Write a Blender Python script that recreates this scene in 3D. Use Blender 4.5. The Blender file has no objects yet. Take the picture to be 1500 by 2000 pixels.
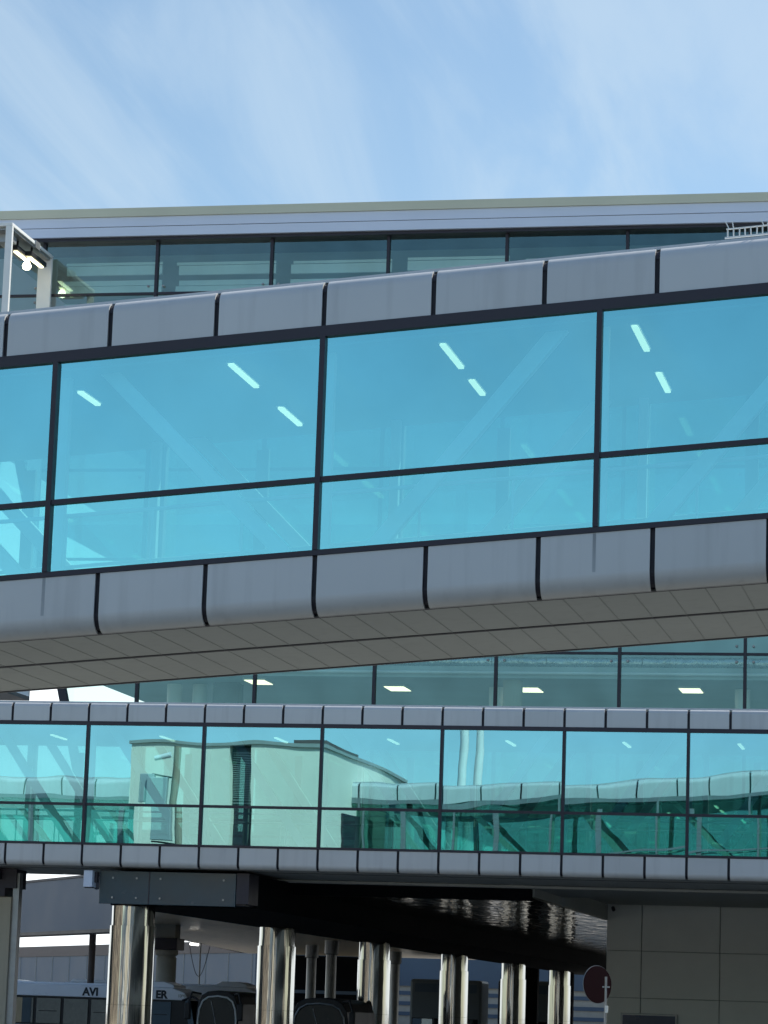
import bpy, bmesh, math, random
from mathutils import Vector, Matrix
R = math.radians
random.seed(7)
scn = bpy.context.scene

# ------------------------------------------------------------------ camera
TH, FPX, PITCH, ROLL, EYE = 0.2093, 5723.4, 0.17066, 0.0334, 2.1
cam = bpy.data.cameras.new('camera')
cam.sensor_fit = 'VERTICAL'; cam.sensor_height = 24.0; cam.sensor_width = 18.0
cam.lens = FPX / 2000 * 24.0
cam.clip_start = 0.5; cam.clip_end = 5000
co = bpy.data.objects.new('camera', cam); scn.collection.objects.link(co)
hd = Vector((-math.sin(TH), math.cos(TH), 0)); zz = Vector((0, 0, 1))
fw = hd * math.cos(PITCH) + zz * math.sin(PITCH)
rt = Vector((math.cos(TH), math.sin(TH), 0))
up = rt.cross(fw)
cr, sr = math.cos(ROLL), math.sin(ROLL)
rt2 = rt * cr + up * sr          # picture content turns clockwise
up2 = -rt * sr + up * cr
m = Matrix((rt2, up2, -fw)).transposed().to_4x4(); m.translation = (0, 0, EYE)
co.matrix_world = m
scn.camera = co

# ------------------------------------------------------------------ light
scn.view_settings.view_transform = 'Standard'
scn.view_settings.look = 'None'
scn.view_settings.exposure = 0.55
scn.view_settings.gamma = 1.0
SUN_EL, SUN_AZ = R(48), R(44)      # azimuth measured from +Y towards +X
sd = Vector((math.sin(SUN_AZ) * math.cos(SUN_EL), math.cos(SUN_AZ) * math.cos(SUN_EL), math.sin(SUN_EL)))
sl = bpy.data.lights.new('sun', 'SUN'); sl.energy = 4.0; sl.angle = R(0.5); sl.color = (1, 0.95, 0.86)
so = bpy.data.objects.new('sun', sl); scn.collection.objects.link(so)
so.rotation_euler = sd.to_track_quat('Z', 'Y').to_euler()

w = bpy.data.worlds.new('World'); scn.world = w; w.use_nodes = True
nt = w.node_tree; nt.nodes.clear(); N = nt.nodes; Lk = nt.links
def nd(t, **k):
    n = N.new(t)
    for a, b in k.items(): setattr(n, a, b)
    return n
out = nd('ShaderNodeOutputWorld'); bg = nd('ShaderNodeBackground')
sky = nd('ShaderNodeTexSky', sky_type='NISHITA', sun_disc=False, sun_elevation=SUN_EL, sun_rotation=SUN_AZ)
sky.air_density = 1.0; sky.dust_density = 0.6; sky.ozone_density = 2.0
tc = nd('ShaderNodeTexCoord'); sp = nd('ShaderNodeSeparateXYZ')
Lk.new(tc.outputs['Generated'], sp.inputs[0])
def mth(op, a, b=None, c=None, clamp=False):
    n = nd('ShaderNodeMath', operation=op); n.use_clamp = clamp
    for i, v in enumerate((a, b, c)):
        if v is None: continue
        if isinstance(v, (int, float)): n.inputs[i].default_value = v
        else: Lk.new(v, n.inputs[i])
    return n.outputs[0]
X, Y, Z = sp.outputs
den = mth('ADD', mth('MAXIMUM', Z, 0.0), 0.10)
cx, cy = mth('DIVIDE', X, den), mth('DIVIDE', Y, den)
cmb = nd('ShaderNodeCombineXYZ'); Lk.new(cx, cmb.inputs[0]); Lk.new(cy, cmb.inputs[1])
mp = nd('ShaderNodeMapping'); Lk.new(cmb.outputs[0], mp.inputs[0])
mp.inputs['Rotation'].default_value = (0, 0, R(-38)); mp.inputs['Scale'].default_value = (3.9, 0.70, 1)
mp.inputs['Location'].default_value = (0.9, 0.35, 0)
n1 = nd('ShaderNodeTexNoise'); n1.inputs['Scale'].default_value = 1.5; n1.inputs['Detail'].default_value = 8
n1.inputs['Roughness'].default_value = 0.57; n1.inputs['Distortion'].default_value = 0.7
Lk.new(mp.outputs[0], n1.inputs['Vector'])
cr1 = nd('ShaderNodeMapRange', interpolation_type='SMOOTHERSTEP'); Lk.new(n1.outputs[0], cr1.inputs[0])
cr1.inputs[1].default_value = 0.33; cr1.inputs[2].default_value = 0.74
# clouds only on the sunny half of the sky
front = nd('ShaderNodeMapRange', interpolation_type='SMOOTHSTEP'); Lk.new(Y, front.inputs[0])
front.inputs[1].default_value = -0.1; front.inputs[2].default_value = 0.6
cloud = mth('MULTIPLY', cr1.outputs[0], mth('MULTIPLY_ADD', front.outputs[0], 0.75, 0.25))
cloud = mth('MULTIPLY', cloud, 0.52)
mx = nd('ShaderNodeMix', data_type='RGBA'); Lk.new(cloud, mx.inputs['Factor'])
# deeper azure away from the sun
tint = nd('ShaderNodeMix', data_type='RGBA'); Lk.new(front.outputs[0], tint.inputs['Factor'])
tint.inputs[6].default_value = (0.88, 0.95, 0.96, 1); tint.inputs[7].default_value = (0.84, 0.88, 0.82, 1)
dv = nd('ShaderNodeVectorMath', operation='MULTIPLY'); Lk.new(sky.outputs[0], dv.inputs[0]); Lk.new(tint.outputs[2], dv.inputs[1])
Lk.new(dv.outputs[0], mx.inputs[6]); mx.inputs[7].default_value = (3.6, 4.45, 5.2, 1)
# white glare of the haze low over the horizon on the sunny side
hz = nd('ShaderNodeMapRange', interpolation_type='SMOOTHSTEP'); Lk.new(Z, hz.inputs[0])
hz.inputs[1].default_value = 0.262; hz.inputs[2].default_value = 0.09
hz.inputs[3].default_value = 0.0; hz.inputs[4].default_value = 1.0
hzf = mth('MULTIPLY', hz.outputs[0], front.outputs[0])
mx2 = nd('ShaderNodeMix', data_type='RGBA'); Lk.new(hzf, mx2.inputs['Factor'])
Lk.new(mx.outputs[2], mx2.inputs[6]); mx2.inputs[7].default_value = (8.5, 9.0, 9.3, 1)
Lk.new(mx2.outputs[2], bg.inputs[0]); bg.inputs[1].default_value = 0.12
Lk.new(bg.outputs[0], out.inputs[0])

# ------------------------------------------------------------------ materials
def s2l(c): return tuple((x / 255 / 12.92) if x / 255 <= .04045 else ((x / 255 + .055) / 1.055) ** 2.4 for x in c)
def new_mat(name):
    m = bpy.data.materials.new(name); m.use_nodes = True
    m.node_tree.nodes.clear(); return m, m.node_tree
def pbr(name, col, rough=0.5, metal=0.0, var=0.12, scale=1.5, bump=0.0, bscale=20, emit=None, estr=0, stretch=(1, 1, 1), streak=0.0, spec=0.5, rnd=0.0):
    m, t = new_mat(name); n = t.nodes; l = t.links
    o = n.new('ShaderNodeOutputMaterial'); b = n.new('ShaderNodeBsdfPrincipled'); l.new(b.outputs[0], o.inputs[0])
    b.inputs['Roughness'].default_value = rough; b.inputs['Metallic'].default_value = metal
    b.inputs['Specular IOR Level'].default_value = spec
    tc = n.new('ShaderNodeTexCoord'); mp = n.new('ShaderNodeMapping'); mp.inputs['Scale'].default_value = stretch
    l.new(tc.outputs['Object'], mp.inputs[0])
    no = n.new('ShaderNodeTexNoise'); no.inputs['Scale'].default_value = scale; no.inputs['Detail'].default_value = 5
    l.new(mp.outputs[0], no.inputs['Vector'])
    mr = n.new('ShaderNodeMapRange'); l.new(no.outputs[0], mr.inputs[0])
    mr.inputs[1].default_value = .25; mr.inputs[2].default_value = .75
    mr.inputs[3].default_value = 1 - var; mr.inputs[4].default_value = 1 + var
    mu = n.new('ShaderNodeVectorMath'); mu.operation = 'SCALE'; mu.inputs[0].default_value = col[:3]
    l.new(mr.outputs[0], mu.inputs['Scale'])
    last = mu.outputs[0]
    if streak:   # rain streaks: stained runs down the surface
        mp2 = n.new('ShaderNodeMapping'); mp2.inputs['Scale'].default_value = (5, 5, .35)
        l.new(tc.outputs['Object'], mp2.inputs[0])
        n2 = n.new('ShaderNodeTexNoise'); n2.inputs['Scale'].default_value = 1.0; n2.inputs['Detail'].default_value = 6
        l.new(mp2.outputs[0], n2.inputs['Vector'])
        r2 = n.new('ShaderNodeMapRange'); l.new(n2.outputs[0], r2.inputs[0])
        r2.inputs[1].default_value = .52; r2.inputs[2].default_value = .8; r2.inputs[3].default_value = 1; r2.inputs[4].default_value = 1 - streak
        m3 = n.new('ShaderNodeVectorMath'); m3.operation = 'SCALE'; l.new(last, m3.inputs[0]); l.new(r2.outputs[0], m3.inputs['Scale'])
        last = m3.outputs[0]
    if rnd:      # each panel a shade of its own
        oi = n.new('ShaderNodeObjectInfo'); r3 = n.new('ShaderNodeMapRange'); l.new(oi.outputs['Random'], r3.inputs[0])
        r3.inputs[3].default_value = 1 - rnd; r3.inputs[4].default_value = 1 + rnd
        m4 = n.new('ShaderNodeVectorMath'); m4.operation = 'SCALE'; l.new(last, m4.inputs[0]); l.new(r3.outputs[0], m4.inputs['Scale']); last = m4.outputs[0]
    l.new(last, b.inputs['Base Color'])
    rr = n.new('ShaderNodeMapRange'); l.new(no.outputs[0], rr.inputs[0])
    rr.inputs[3].default_value = max(0, rough - .08 * (rough > .1)); rr.inputs[4].default_value = rough + .08 * (rough > .1)
    l.new(rr.outputs[0], b.inputs['Roughness'])
    if bump:
        nb = n.new('ShaderNodeTexNoise'); nb.inputs['Scale'].default_value = bscale; nb.inputs['Detail'].default_value = 3
        l.new(mp.outputs[0], nb.inputs['Vector'])
        bp = n.new('ShaderNodeBump'); bp.inputs['Distance'].default_value = bump; bp.inputs['Strength'].default_value = 1
        l.new(nb.outputs[0], bp.inputs['Height']); l.new(bp.outputs[0], b.inputs['Normal'])
    if emit:
        b.inputs['Emission Color'].default_value = (*emit, 1); b.inputs['Emission Strength'].default_value = estr
    return m
def glass(name, refl, trans, fac, wav=0.0, wscale=(0.5, 0.5, 0.9), rough=0.0, dirt=0.05):
    m, t = new_mat(name); n = t.nodes; l = t.links
    o = n.new('ShaderNodeOutputMaterial'); mx = n.new('ShaderNodeMixShader'); l.new(mx.outputs[0], o.inputs[0])
    g = n.new('ShaderNodeBsdfAnisotropic') if False else n.new('ShaderNodeBsdfGlossy'); tr = n.new('ShaderNodeBsdfTransparent')
    g.inputs['Color'].default_value = (*refl, 1); g.inputs['Roughness'].default_value = rough
    tr.inputs['Color'].default_value = (*trans, 1); mx.inputs[0].default_value = fac
    l.new(tr.outputs[0], mx.inputs[1]); l.new(g.outputs[0], mx.inputs[2])
    tc = n.new('ShaderNodeTexCoord')
    if dirt:
        no = n.new('ShaderNodeTexNoise'); no.inputs['Scale'].default_value = .8; no.inputs['Detail'].default_value = 7
        l.new(tc.outputs['Object'], no.inputs['Vector'])
        mr = n.new('ShaderNodeMapRange'); l.new(no.outputs[0], mr.inputs[0]); mr.inputs[1].default_value = .3; mr.inputs[2].default_value = .7
        mr.inputs[3].default_value = 1 - dirt; mr.inputs[4].default_value = 1 + dirt
        vm = n.new('ShaderNodeVectorMath'); vm.operation = 'SCALE'; vm.inputs[0].default_value = refl; l.new(mr.outputs[0], vm.inputs['Scale'])
        l.new(vm.outputs[0], g.inputs['Color'])
    if wav:
        mp = n.new('ShaderNodeMapping'); mp.inputs['Scale'].default_value = wscale; l.new(tc.outputs['Object'], mp.inputs[0])
        nb = n.new('ShaderNodeTexNoise'); nb.inputs['Scale'].default_value = 1; nb.inputs['Detail'].default_value = 1.5
        l.new(mp.outputs[0], nb.inputs['Vector'])
        bp = n.new('ShaderNodeBump'); bp.inputs['Distance'].default_value = wav; bp.inputs['Strength'].default_value = 1
        l.new(nb.outputs[0], bp.inputs['Height']); l.new(bp.outputs[0], g.inputs['Normal'])
    return m
M = {}
M['clad'] = pbr('satin_grey_cladding', (.545, .555, .555), .45, .15, .04, .7, streak=.14, rnd=.05)
M['cap'] = pbr('roof_flashing', (.50, .52, .54), .45, .2, .08, 1.0)
M['joint'] = pbr('dark_joint', (.012, .011, .02), .6, 0, .1)
M['frame'] = pbr('dark_window_frame', (.026, .022, .034), .45, .1, .15)
M['soffit'] = pbr('soffit_board', (.41, .43, .41), .6, .0, .07, .5, streak=.10)
M['seam'] = pbr('soffit_seam', (.345, .36, .345), .7, 0, .1)
M['glass_u'] = glass('blue_tinted_glass', (.41, 1.0, 1.0), (.60, .94, .96), .58, .0012, (.35, .35, .6))
M['glass_l'] = glass('wavy_tinted_glass', (.35, .74, .82), (.44, .74, .80), .68, .0046, (.30, .30, .55))
M['glass_r'] = glass('rear_tinted_glass', (.26, .58, .48), (.38, .66, .56), .2)
M['glass_t'] = glass('terminal_glass', (.36, .56, .54), (.80, .96, .92), .25, .001, (.4, .4, .4), dirt=.12)
M['steel_w'] = pbr('white_painted_steel', (.66, .69, .69), .5, 0, .05)
M['inner'] = pbr('bridge_interior', (.16, .18, .19), .7, 0, .06)
M['floor_i'] = pbr('interior_floor', (.10, .10, .10), .6, 0, .1)
M['tube'] = pbr('lit_tube', (.9, .9, .85), .5, 0, 0, emit=(.90, 1.0, .62), estr=.95)
M['tube_t'] = pbr('lit_panel', (.9, .9, .85), .5, 0, 0, emit=(1.0, .92, .62), estr=1.3)
M['tan'] = pbr('pale_roof_edge', (.62, .62, .48), .6, 0, .06, .4)
M['fascia'] = pbr('terminal_fascia', (.68, .74, .86), .5, .05, .04, .4)
M['teal_i'] = pbr('terminal_interior', (.48, .54, .53), .8, 0, .08, .4)
M['slat'] = pbr('louvre_slat', (.85, .90, .86), .6, 0, .1, .8)
M['foil'] = pbr('foil_duct', (.62, .66, .66), .28, .8, .15, 6, bump=.05, bscale=7)
M['white'] = pbr('white_paint', (.80, .81, .78), .45, 0, .04)
M['chrome'] = pbr('polished_steel', (.50, .50, .47), .06, 1, .05, 2, bump=.012, bscale=2.6, stretch=(1, 1, .10))
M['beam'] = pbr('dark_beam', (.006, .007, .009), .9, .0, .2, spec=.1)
M['beamface'] = pbr('dark_blue_panel', (.018, .055, .08), .25, .0, .15, 1.2)
M['slate'] = pbr('slate_blue_panel', (.075, .115, .165), .55, .0, .08, .5)
M['brown'] = pbr('brown_painted_steel', (.11, .085, .08), .6, 0, .15, 3)
M['wallp'] = pbr('grey_wall_panel', (.76, .78, .73), .45, .1, .06, .7)
M['asphalt'] = pbr('worn_pavement', (.15, .155, .15), .85, 0, .25, 3, bump=.01, bscale=40)
M['apron'] = pbr('concrete_apron', (.28, .26, .23), .8, 0, .15, .3)
M['render_wall'] = pbr('cream_render', (.84, .79, .66), .8, 0, .04, .4)
M['cream2'] = pbr('added_sandstone_wall', (.52, .45, .35), .85, 0, .15, .5)
M['dark'] = pbr('black_rubber', (.012, .012, .014), .5, 0, .1)
M['darkglass'] = glass('dark_coach_glass', (.22, .28, .32), (.10, .12, .13), .35, 0, dirt=0)
M['coach'] = pbr('white_coach_paint', (.80, .83, .88), .3, 0, .03)
M['darkscreen'] = pbr('dark_windscreen', (.012, .016, .02), .25, 0, .1, spec=.35)
M['busgrey'] = pbr('grey_blue_bus_paint', (.13, .165, .19), .45, 0, .05)
M['lampdim'] = pbr('small_lamp_glow', (1, .97, .9), .5, 0, 0, emit=(1, .97, .9), estr=3)
M['ink'] = pbr('black_lettering', (.015, .02, .03), .5, 0, 0)
M['red'] = pbr('dark_red_sign', (.014, .0015, .004), .8, 0, .1, spec=.1)
M['blue'] = pbr('navy_sign_face', (.014, .035, .10), .3, 0, .05)
M['beige'] = pbr('beige_column_paint', (.42, .37, .27), .6, 0, .08, 2, stretch=(3, 3, .2))
M['galv'] = pbr('galvanised_steel', (.34, .35, .35), .4, .6, .15, 4)
M['conc'] = pbr('concrete_pale', (.42, .40, .34), .8, 0, .1, 2)
M['wood'] = pbr('weathered_wood', (.30, .25, .18), .8, 0, .25, 3, stretch=(4, 4, .3))
M['greybox'] = pbr('grey_metal_box', (.38, .42, .42), .5, .1, .08)
M['floodlamp'] = pbr('flood_lamp_glow', (1, .95, .8), .5, 0, 0, emit=(1, .9, .6), estr=9)
M['tubewarm'] = pbr('lamp_tube_glow', (1, .95, .8), .5, 0, 0, emit=(1, .93, .55), estr=2.2)

def ripple_mat(name, col, rough, amp, metal=1.0):
    m, t = new_mat(name); n = t.nodes; l = t.links
    o = n.new('ShaderNodeOutputMaterial'); b = n.new('ShaderNodeBsdfPrincipled'); l.new(b.outputs[0], o.inputs[0])
    b.inputs['Base Color'].default_value = (*col, 1); b.inputs['Metallic'].default_value = metal; b.inputs['Roughness'].default_value = rough
    tc = n.new('ShaderNodeTexCoord'); mp = n.new('ShaderNodeMapping'); mp.inputs['Scale'].default_value = (.9, .28, 1); l.new(tc.outputs['Object'], mp.inputs[0])
    nb = n.new('ShaderNodeTexNoise'); nb.inputs['Scale'].default_value = 1.6; nb.inputs['Detail'].default_value = 3; nb.inputs['Distortion'].default_value = .6
    l.new(mp.outputs[0], nb.inputs['Vector'])
    bp = n.new('ShaderNodeBump'); bp.inputs['Distance'].default_value = amp; l.new(nb.outputs[0], bp.inputs['Height']); l.new(bp.outputs[0], b.inputs['Normal'])
    return m
M['ripple'] = ripple_mat('polished_black_ceiling', (.40, .34, .27), .07, .035)
M['ripple2'] = ripple_mat('brown_metal_ceiling', (.85, .70, .50), .30, .10, .25)

# ------------------------------------------------------------------ mesh helpers
class MB:
    def __init__(s, zf=None): s.v = []; s.f = []; s.zf = zf
    def add(s, vs, fs):
        b = len(s.v)
        for x, y, z in vs: s.v.append((x, y, z + (s.zf(x) if s.zf else 0)))
        s.f += [[b + i for i in f] for f in fs]; return s
    def box(s, x0, x1, y0, y1, z0, z1):
        return s.add([(x0, y0, z0), (x1, y0, z0), (x1, y1, z0), (x0, y1, z0), (x0, y0, z1), (x1, y0, z1), (x1, y1, z1), (x0, y1, z1)],
                     [(0, 3, 2, 1), (4, 5, 6, 7), (0, 1, 5, 4), (1, 2, 6, 5), (2, 3, 7, 6), (3, 0, 4, 7)])
    def prof(s, pts, x0, x1):     # closed (y,z) outline run along x
        n = len(pts)
        vs = [(x0, y, z) for y, z in pts] + [(x1, y, z) for y, z in pts]
        fs = [(i, (i + 1) % n, n + (i + 1) % n, n + i) for i in range(n)]
        return s.add(vs, fs + [tuple(range(n))[::-1], tuple(range(n, 2 * n))])
    def poly(s, pts, z0, z1):     # (x,y) outline extruded in z
        n = len(pts)
        vs = [(x, y, z0) for x, y in pts] + [(x, y, z1) for x, y in pts]
        fs = [(i, (i + 1) % n, n + (i + 1) % n, n + i) for i in range(n)]
        return s.add(vs, fs + [tuple(range(n))[::-1], tuple(range(n, 2 * n))])
    def bar(s, a, b, w, h=None, seg=None):      # bar between two points; seg = round
        a, b = Vector(a), Vector(b); d = (b - a).normalized()
        u = d.cross(Vector((0, 0, 1)));
        if u.length < .01: u = Vector((1, 0, 0))
        u.normalize(); v = u.cross(d).normalized(); h = h or w
        if seg: ring = [(math.cos(2 * math.pi * i / seg) * w / 2, math.sin(2 * math.pi * i / seg) * w / 2) for i in range(seg)]
        else: ring = [(-w / 2, -h / 2), (w / 2, -h / 2), (w / 2, h / 2), (-w / 2, h / 2)]
        n = len(ring)
        vs = [tuple(a + u * p + v * q) for p, q in ring] + [tuple(b + u * p + v * q) for p, q in ring]
        fs = [(i, (i + 1) % n, n + (i + 1) % n, n + i) for i in range(n)]
        return s.add(vs, fs + [tuple(range(n))[::-1], tuple(range(n, 2 * n))])
    def path(s, pts, w, seg=8):
        for a, b in zip(pts, pts[1:]): s.bar(a, b, w, seg=seg)
        return s
    def lathe(s, x, y, prof, seg=32):    # prof: (r,z) list
        k = len(prof); vs = []; fs = []
        for i in range(seg):
            a = 2 * math.pi * i / seg
            vs += [(x + r * math.cos(a), y + r * math.sin(a), z) for r, z in prof]
        for i in range(seg):
            j = (i + 1) % seg
            fs += [(i * k + q, j * k + q, j * k + q + 1, i * k + q + 1) for q in range(k - 1)]
        fs += [tuple(i * k + k - 1 for i in range(seg)), tuple(i * k for i in range(seg))[::-1]]
        return s.add(vs, fs)
    def quad(s, a, b, c, d): return s.add([a, b, c, d], [(0, 1, 2, 3)])
    def build(s, name, mat, parent=None, smooth=False, bevel=0):
        me = bpy.data.meshes.new(name); me.from_pydata(s.v, [], s.f)
        bm = bmesh.new(); bm.from_mesh(me); bmesh.ops.recalc_face_normals(bm, faces=bm.faces)
        bm.to_mesh(me); bm.free()
        me.materials.append(mat)
        if smooth:
            me.shade_smooth(); me.set_sharp_from_angle(angle=R(40))
        o = bpy.data.objects.new(name, me); scn.collection.objects.link(o)
        if parent is not None:
            o.parent = parent
            o.matrix_parent_inverse = Matrix.Translation(parent.location).inverted()
        if bevel:
            b = o.modifiers.new('bevel', 'BEVEL'); b.width = bevel; b.segments = 2
        return o
def tag(o, label=None, cat=None, group=None, kind=None):
    if label: o['label'] = label
    if cat: o['category'] = cat
    if group: o['group'] = group
    if kind: o['kind'] = kind
    return o
def empty(name, loc, label, cat, group=None):
    o = bpy.data.objects.new(name, None); scn.collection.objects.link(o); o.location = loc
    return tag(o, label, cat, group)

# ------------------------------------------------------------------ ground
tag(MB().box(-900, 900, -700, 1800, -1.0, 0).build('ground', M['apron']), kind='structure')
tag(MB().box(-46, 160, -60, 190, 0.004, 0.008).build('road', M['asphalt']), kind='structure')

# ------------------------------------------------------------------ the two glazed footbridges
def arc(cy, cz, r, a0, a1, n):
    return [(cy + r * math.cos(R(a0 + (a1 - a0) * i / n)), cz + r * math.sin(R(a0 + (a1 - a0) * i / n))) for i in range(n + 1)]

def footbridge(root, p):
    zf = p['zf']; Y0 = p['Y']; D = p['D']; Y1 = Y0 + D
    xm0, bay = p['m0'], p['bay']; pan = p['pan']
    xa, xb = p['x0'], p['x1']          # full run (multiples of bay)
    va, vb = p['v0'], p['v1']          # run seen by the camera
    S = p['s']
    gt, gb, tr = p['gt'], p['gb'], p['tr']         # glass top/bottom, transom
    tp0, tp1 = p['tp']; bp0, bp1, bz = p['bp']     # top fascia, bottom fascia, underside
    rt_, rb = p['rt'], p['rb']
    nm = [xm0 + i * bay for i in range(int(math.floor((xa - xm0) / bay)), int(math.ceil((xb - xm0) / bay)) + 1)]
    xa, xb = nm[0], nm[-1]
    g = .035 * S
    def both(y): return Y1 - (y - Y0)
    # fascia panels
    def toppanel(mb, a, b, rear=False):
        pts = [(Y0 + .05, tp0), (Y0, tp0)] + [(y, z) for y, z in arc(Y0 + rt_, tp1 - rt_, rt_, 180, 90, 7)] + [(Y0 + rt_ + .25, tp1), (Y0 + rt_ + .25, tp1 - .03)] + [(y, z) for y, z in arc(Y0 + rt_, tp1 - rt_, rt_ - .03, 90, 180, 7)]
        if rear: pts = [(both(y), z) for y, z in pts]
        mb.prof(pts, a, b)
    def botpanel(mb, a, b, rear=False):
        pts = [(Y0 + .05, bp1), (Y0, bp1)] + arc(Y0 + rb, bp0, rb, 180, 270, 9) + [(Y0 + rb, bz + .03)] + arc(Y0 + rb, bp0, rb - .03, 270, 180, 9)
        if rear: pts = [(both(y), z) for y, z in pts]
        mb.prof(pts, a, b)
    j0 = p['j0']
    k0 = int(math.floor((xa - j0) / pan)); k1 = int(math.ceil((xb - j0) / pan))
    off_t, off_b, rear_t, rear_b = MB(zf), MB(zf), MB(zf), MB(zf)
    for k in range(k0, k1):
        a, b = j0 + k * pan + g, j0 + (k + 1) * pan - g
        # a hair of misalignment, as real cassettes have
        if b > va and a < vb:
            o = MB(zf); toppanel(o, a, b); o = o.build('top_cladding_panel', M['clad'], root, True)
            o2 = MB(zf); botpanel(o2, a, b); o2.build('bottom_cladding_panel', M['clad'], root, True)
        else:
            toppanel(off_t, a, b); botpanel(off_b, a, b)
        toppanel(rear_t, a, b, True); botpanel(rear_b, a, b, True)
    rear_t.build('rear_cladding', M['clad'], root, True); rear_b.build('rear_cladding', M['clad'], root, True)
    off_t.build('side_cladding', M['clad'], root, True); off_b.build('side_cladding', M['clad'], root, True)
    # dark backing, rails, roof, soffit : one run per bay so the ramp can bend
    back = [MB(zf) for _ in range(4)]; rails = [MB(zf) for _ in range(6)]; cap = [MB(zf), MB(zf)]
    soff = [MB(zf) for _ in range(len(p['soff']) + 1)]
    seam2 = [MB(zf) for _ in range(len(p['soff']) + 2)]; roof, seam, floor, ceil, core = MB(zf), MB(zf), MB(zf), MB(zf), MB(zf)
    for a, b in zip(nm, nm[1:]):
        for rear in (0, 1):
            f = (lambda y: both(y)) if rear else (lambda y: y)
            def bx(mb, y0, y1, z0, z1):
                q = sorted((f(y0), f(y1))); mb.box(a, b, q[0], q[1], z0, z1)
            bx(back[rear], Y0 + .055, Y0 + .075, gt + .05, tp1 - rt_ * .8)
            pts = arc(Y0 + rt_, tp1 - rt_, rt_ - .036, 180, 90, 6) + [(Y0 + rt_, tp1 - rt_ - .02)]
            back[rear].prof([(f(y), z) for y, z in pts], a, b)
            pts = arc(Y0 + rb, bp0, rb - .036, 180, 270, 8) + [(Y0 + rb, bp0)]
            back[2 + rear].prof([(f(y), z) for y, z in pts], a, b)
            bx(back[2 + rear], Y0 + .055, Y0 + .075, bp0, gb - .05)
            r = rails[3 * rear:3 * rear + 3]
            bx(r[0], Y0 - .02, Y0 + .10, gt, tp0 - .004)
            bx(r[1], Y0 - .02, Y0 + .10, bp1 + .004, gb)
            bx(r[2], Y0 - .01, Y0 + .10, tr - .035 * S, tr + .035 * S)
        # slightly raised pale flashing along the roof edge
        cap[0].box(a, b, Y0 + rt_ + .02, Y0 + rt_ + .22, tp1 + .002, tp1 + .05 * S)
        cap[1].box(a, b, both(Y0 + rt_ + .22), both(Y0 + rt_ + .02), tp1 + .002, tp1 + .05 * S)
        roof.box(a, b, Y0 + rt_ + .23, both(Y0 + rt_ + .23), tp1 - .12, tp1 - .02)
        sy = p['soff']
        ys = [Y0 + rb] + sy + [Y1 - rb]
        for q, (u, v) in enumerate(zip(ys, ys[1:])):
            soff[q].box(a, b, u + (p['gap'] if q else .06), v - (.02 if q < len(ys) - 2 else .08), bz + .012, bz + .05)
        nsm = p['nseam']
        for q in range(nsm):
            xx = a + (b - a) * q / nsm
            seam.box(xx - .008, xx + .008, Y0 + rb + .07, Y1 - rb - .1, bz + .006, bz + .014)
        for q, yy_ in enumerate([Y0 + rb + .03] + sy + [Y1 - rb - .03]): seam2[q].box(a, b, yy_ - p['gap'] / 2 - .01, yy_ + p['gap'] / 2, bz + .002, bz + .008)
        core.box(a, b, Y0 + rb, Y1 - rb, bz + .055, bz + .12)
        floor.box(a, b, Y0 + .12, Y1 - .12, gb - .22, gb - .16)
        ceil.box(a, b, Y0 + .12, Y1 - .12, gt - p['cdrop'], gt - p['cdrop'] + .04)
    for q in back: q.build('joint_backing', M['joint'], root)
    for q in range(6): rails[q].build('window_rail', M['frame'] if q < 3 else M['inner'], root)
    roof.build('roof', M['cap'], root)
    for q in cap: q.build('roof_flashing', M['cap'], root)
    for q in soff: so_ = q.build('soffit', M['soffit'], root)
    seam.build('soffit_seam', M['seam'], so_)
    for q in seam2: q.build('soffit_joint', M['joint'], so_)
    core.build('deck', M['joint'], root)
    floor.build('floor', M['floor_i'], root); ceil.build('ceiling', M['inner'], root)
    # mullions and panes
    mw = .038 * S
    offp, rearp, rearm = MB(zf), MB(zf), MB(zf)
    for i, x in enumerate(nm):
        if va - bay < x < vb + bay:
            MB(zf).box(x - mw, x + mw, Y0 - .035, Y0 + .14, gb + .002, gt - .002).build('mullion', M['frame'], root)
        else: rearm.box(x - mw, x + mw, Y0 - .035, Y0 + .14, gb + .002, gt - .002)
        MB(zf).box(x - mw, x + mw, Y1 - .14, Y1 + .035, gb + .002, gt - .002).build('mullion', M['inner'], root)
        xx = x + bay * .42
        MB(zf).box(xx - .10 * S, xx + .10 * S, Y1 - .12, Y1 - .02, gb + .002, gt - .3).build('wide_post', M['inner'], root)
    rearm.build('side_mullion', M['frame'], root)
    for i, (a, b) in enumerate(zip(nm, nm[1:])):
        vis = b > va and a < vb
        for q, (z0, z1) in enumerate(((gb, tr), (tr, gt))):
            tlt = p['tilt'](i, q, (a + b) / 2) if 'tilt' in p else (0, 0)
            ax, az = tlt
            cxx = (a + b) / 2; czz = (gb + gt) / 2
            def yy(x, z): return Y0 + .05 + (x - cxx) * ax + (z - czz) * az
            pts = [(a, yy(a, z0), z0), (b, yy(b, z0), z0), (b, yy(b, z1), z1), (a, yy(a, z1), z1)]
            if vis:
                MB(zf).quad(*pts).build('window_pane', p['glass'], root)
            else: offp.quad(*pts)
            rearp.quad((a, Y1 - .05, z0), (a, Y1 - .05, z1), (b, Y1 - .05, z1), (b, Y1 - .05, z0))
    if offp.v: offp.build('side_glazing', p['glass'], root)
    rearp.build('rear_glazing', M['glass_r'], root)
    # truss diagonals inside both faces
    bf, br_ = MB(), MB()
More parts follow.
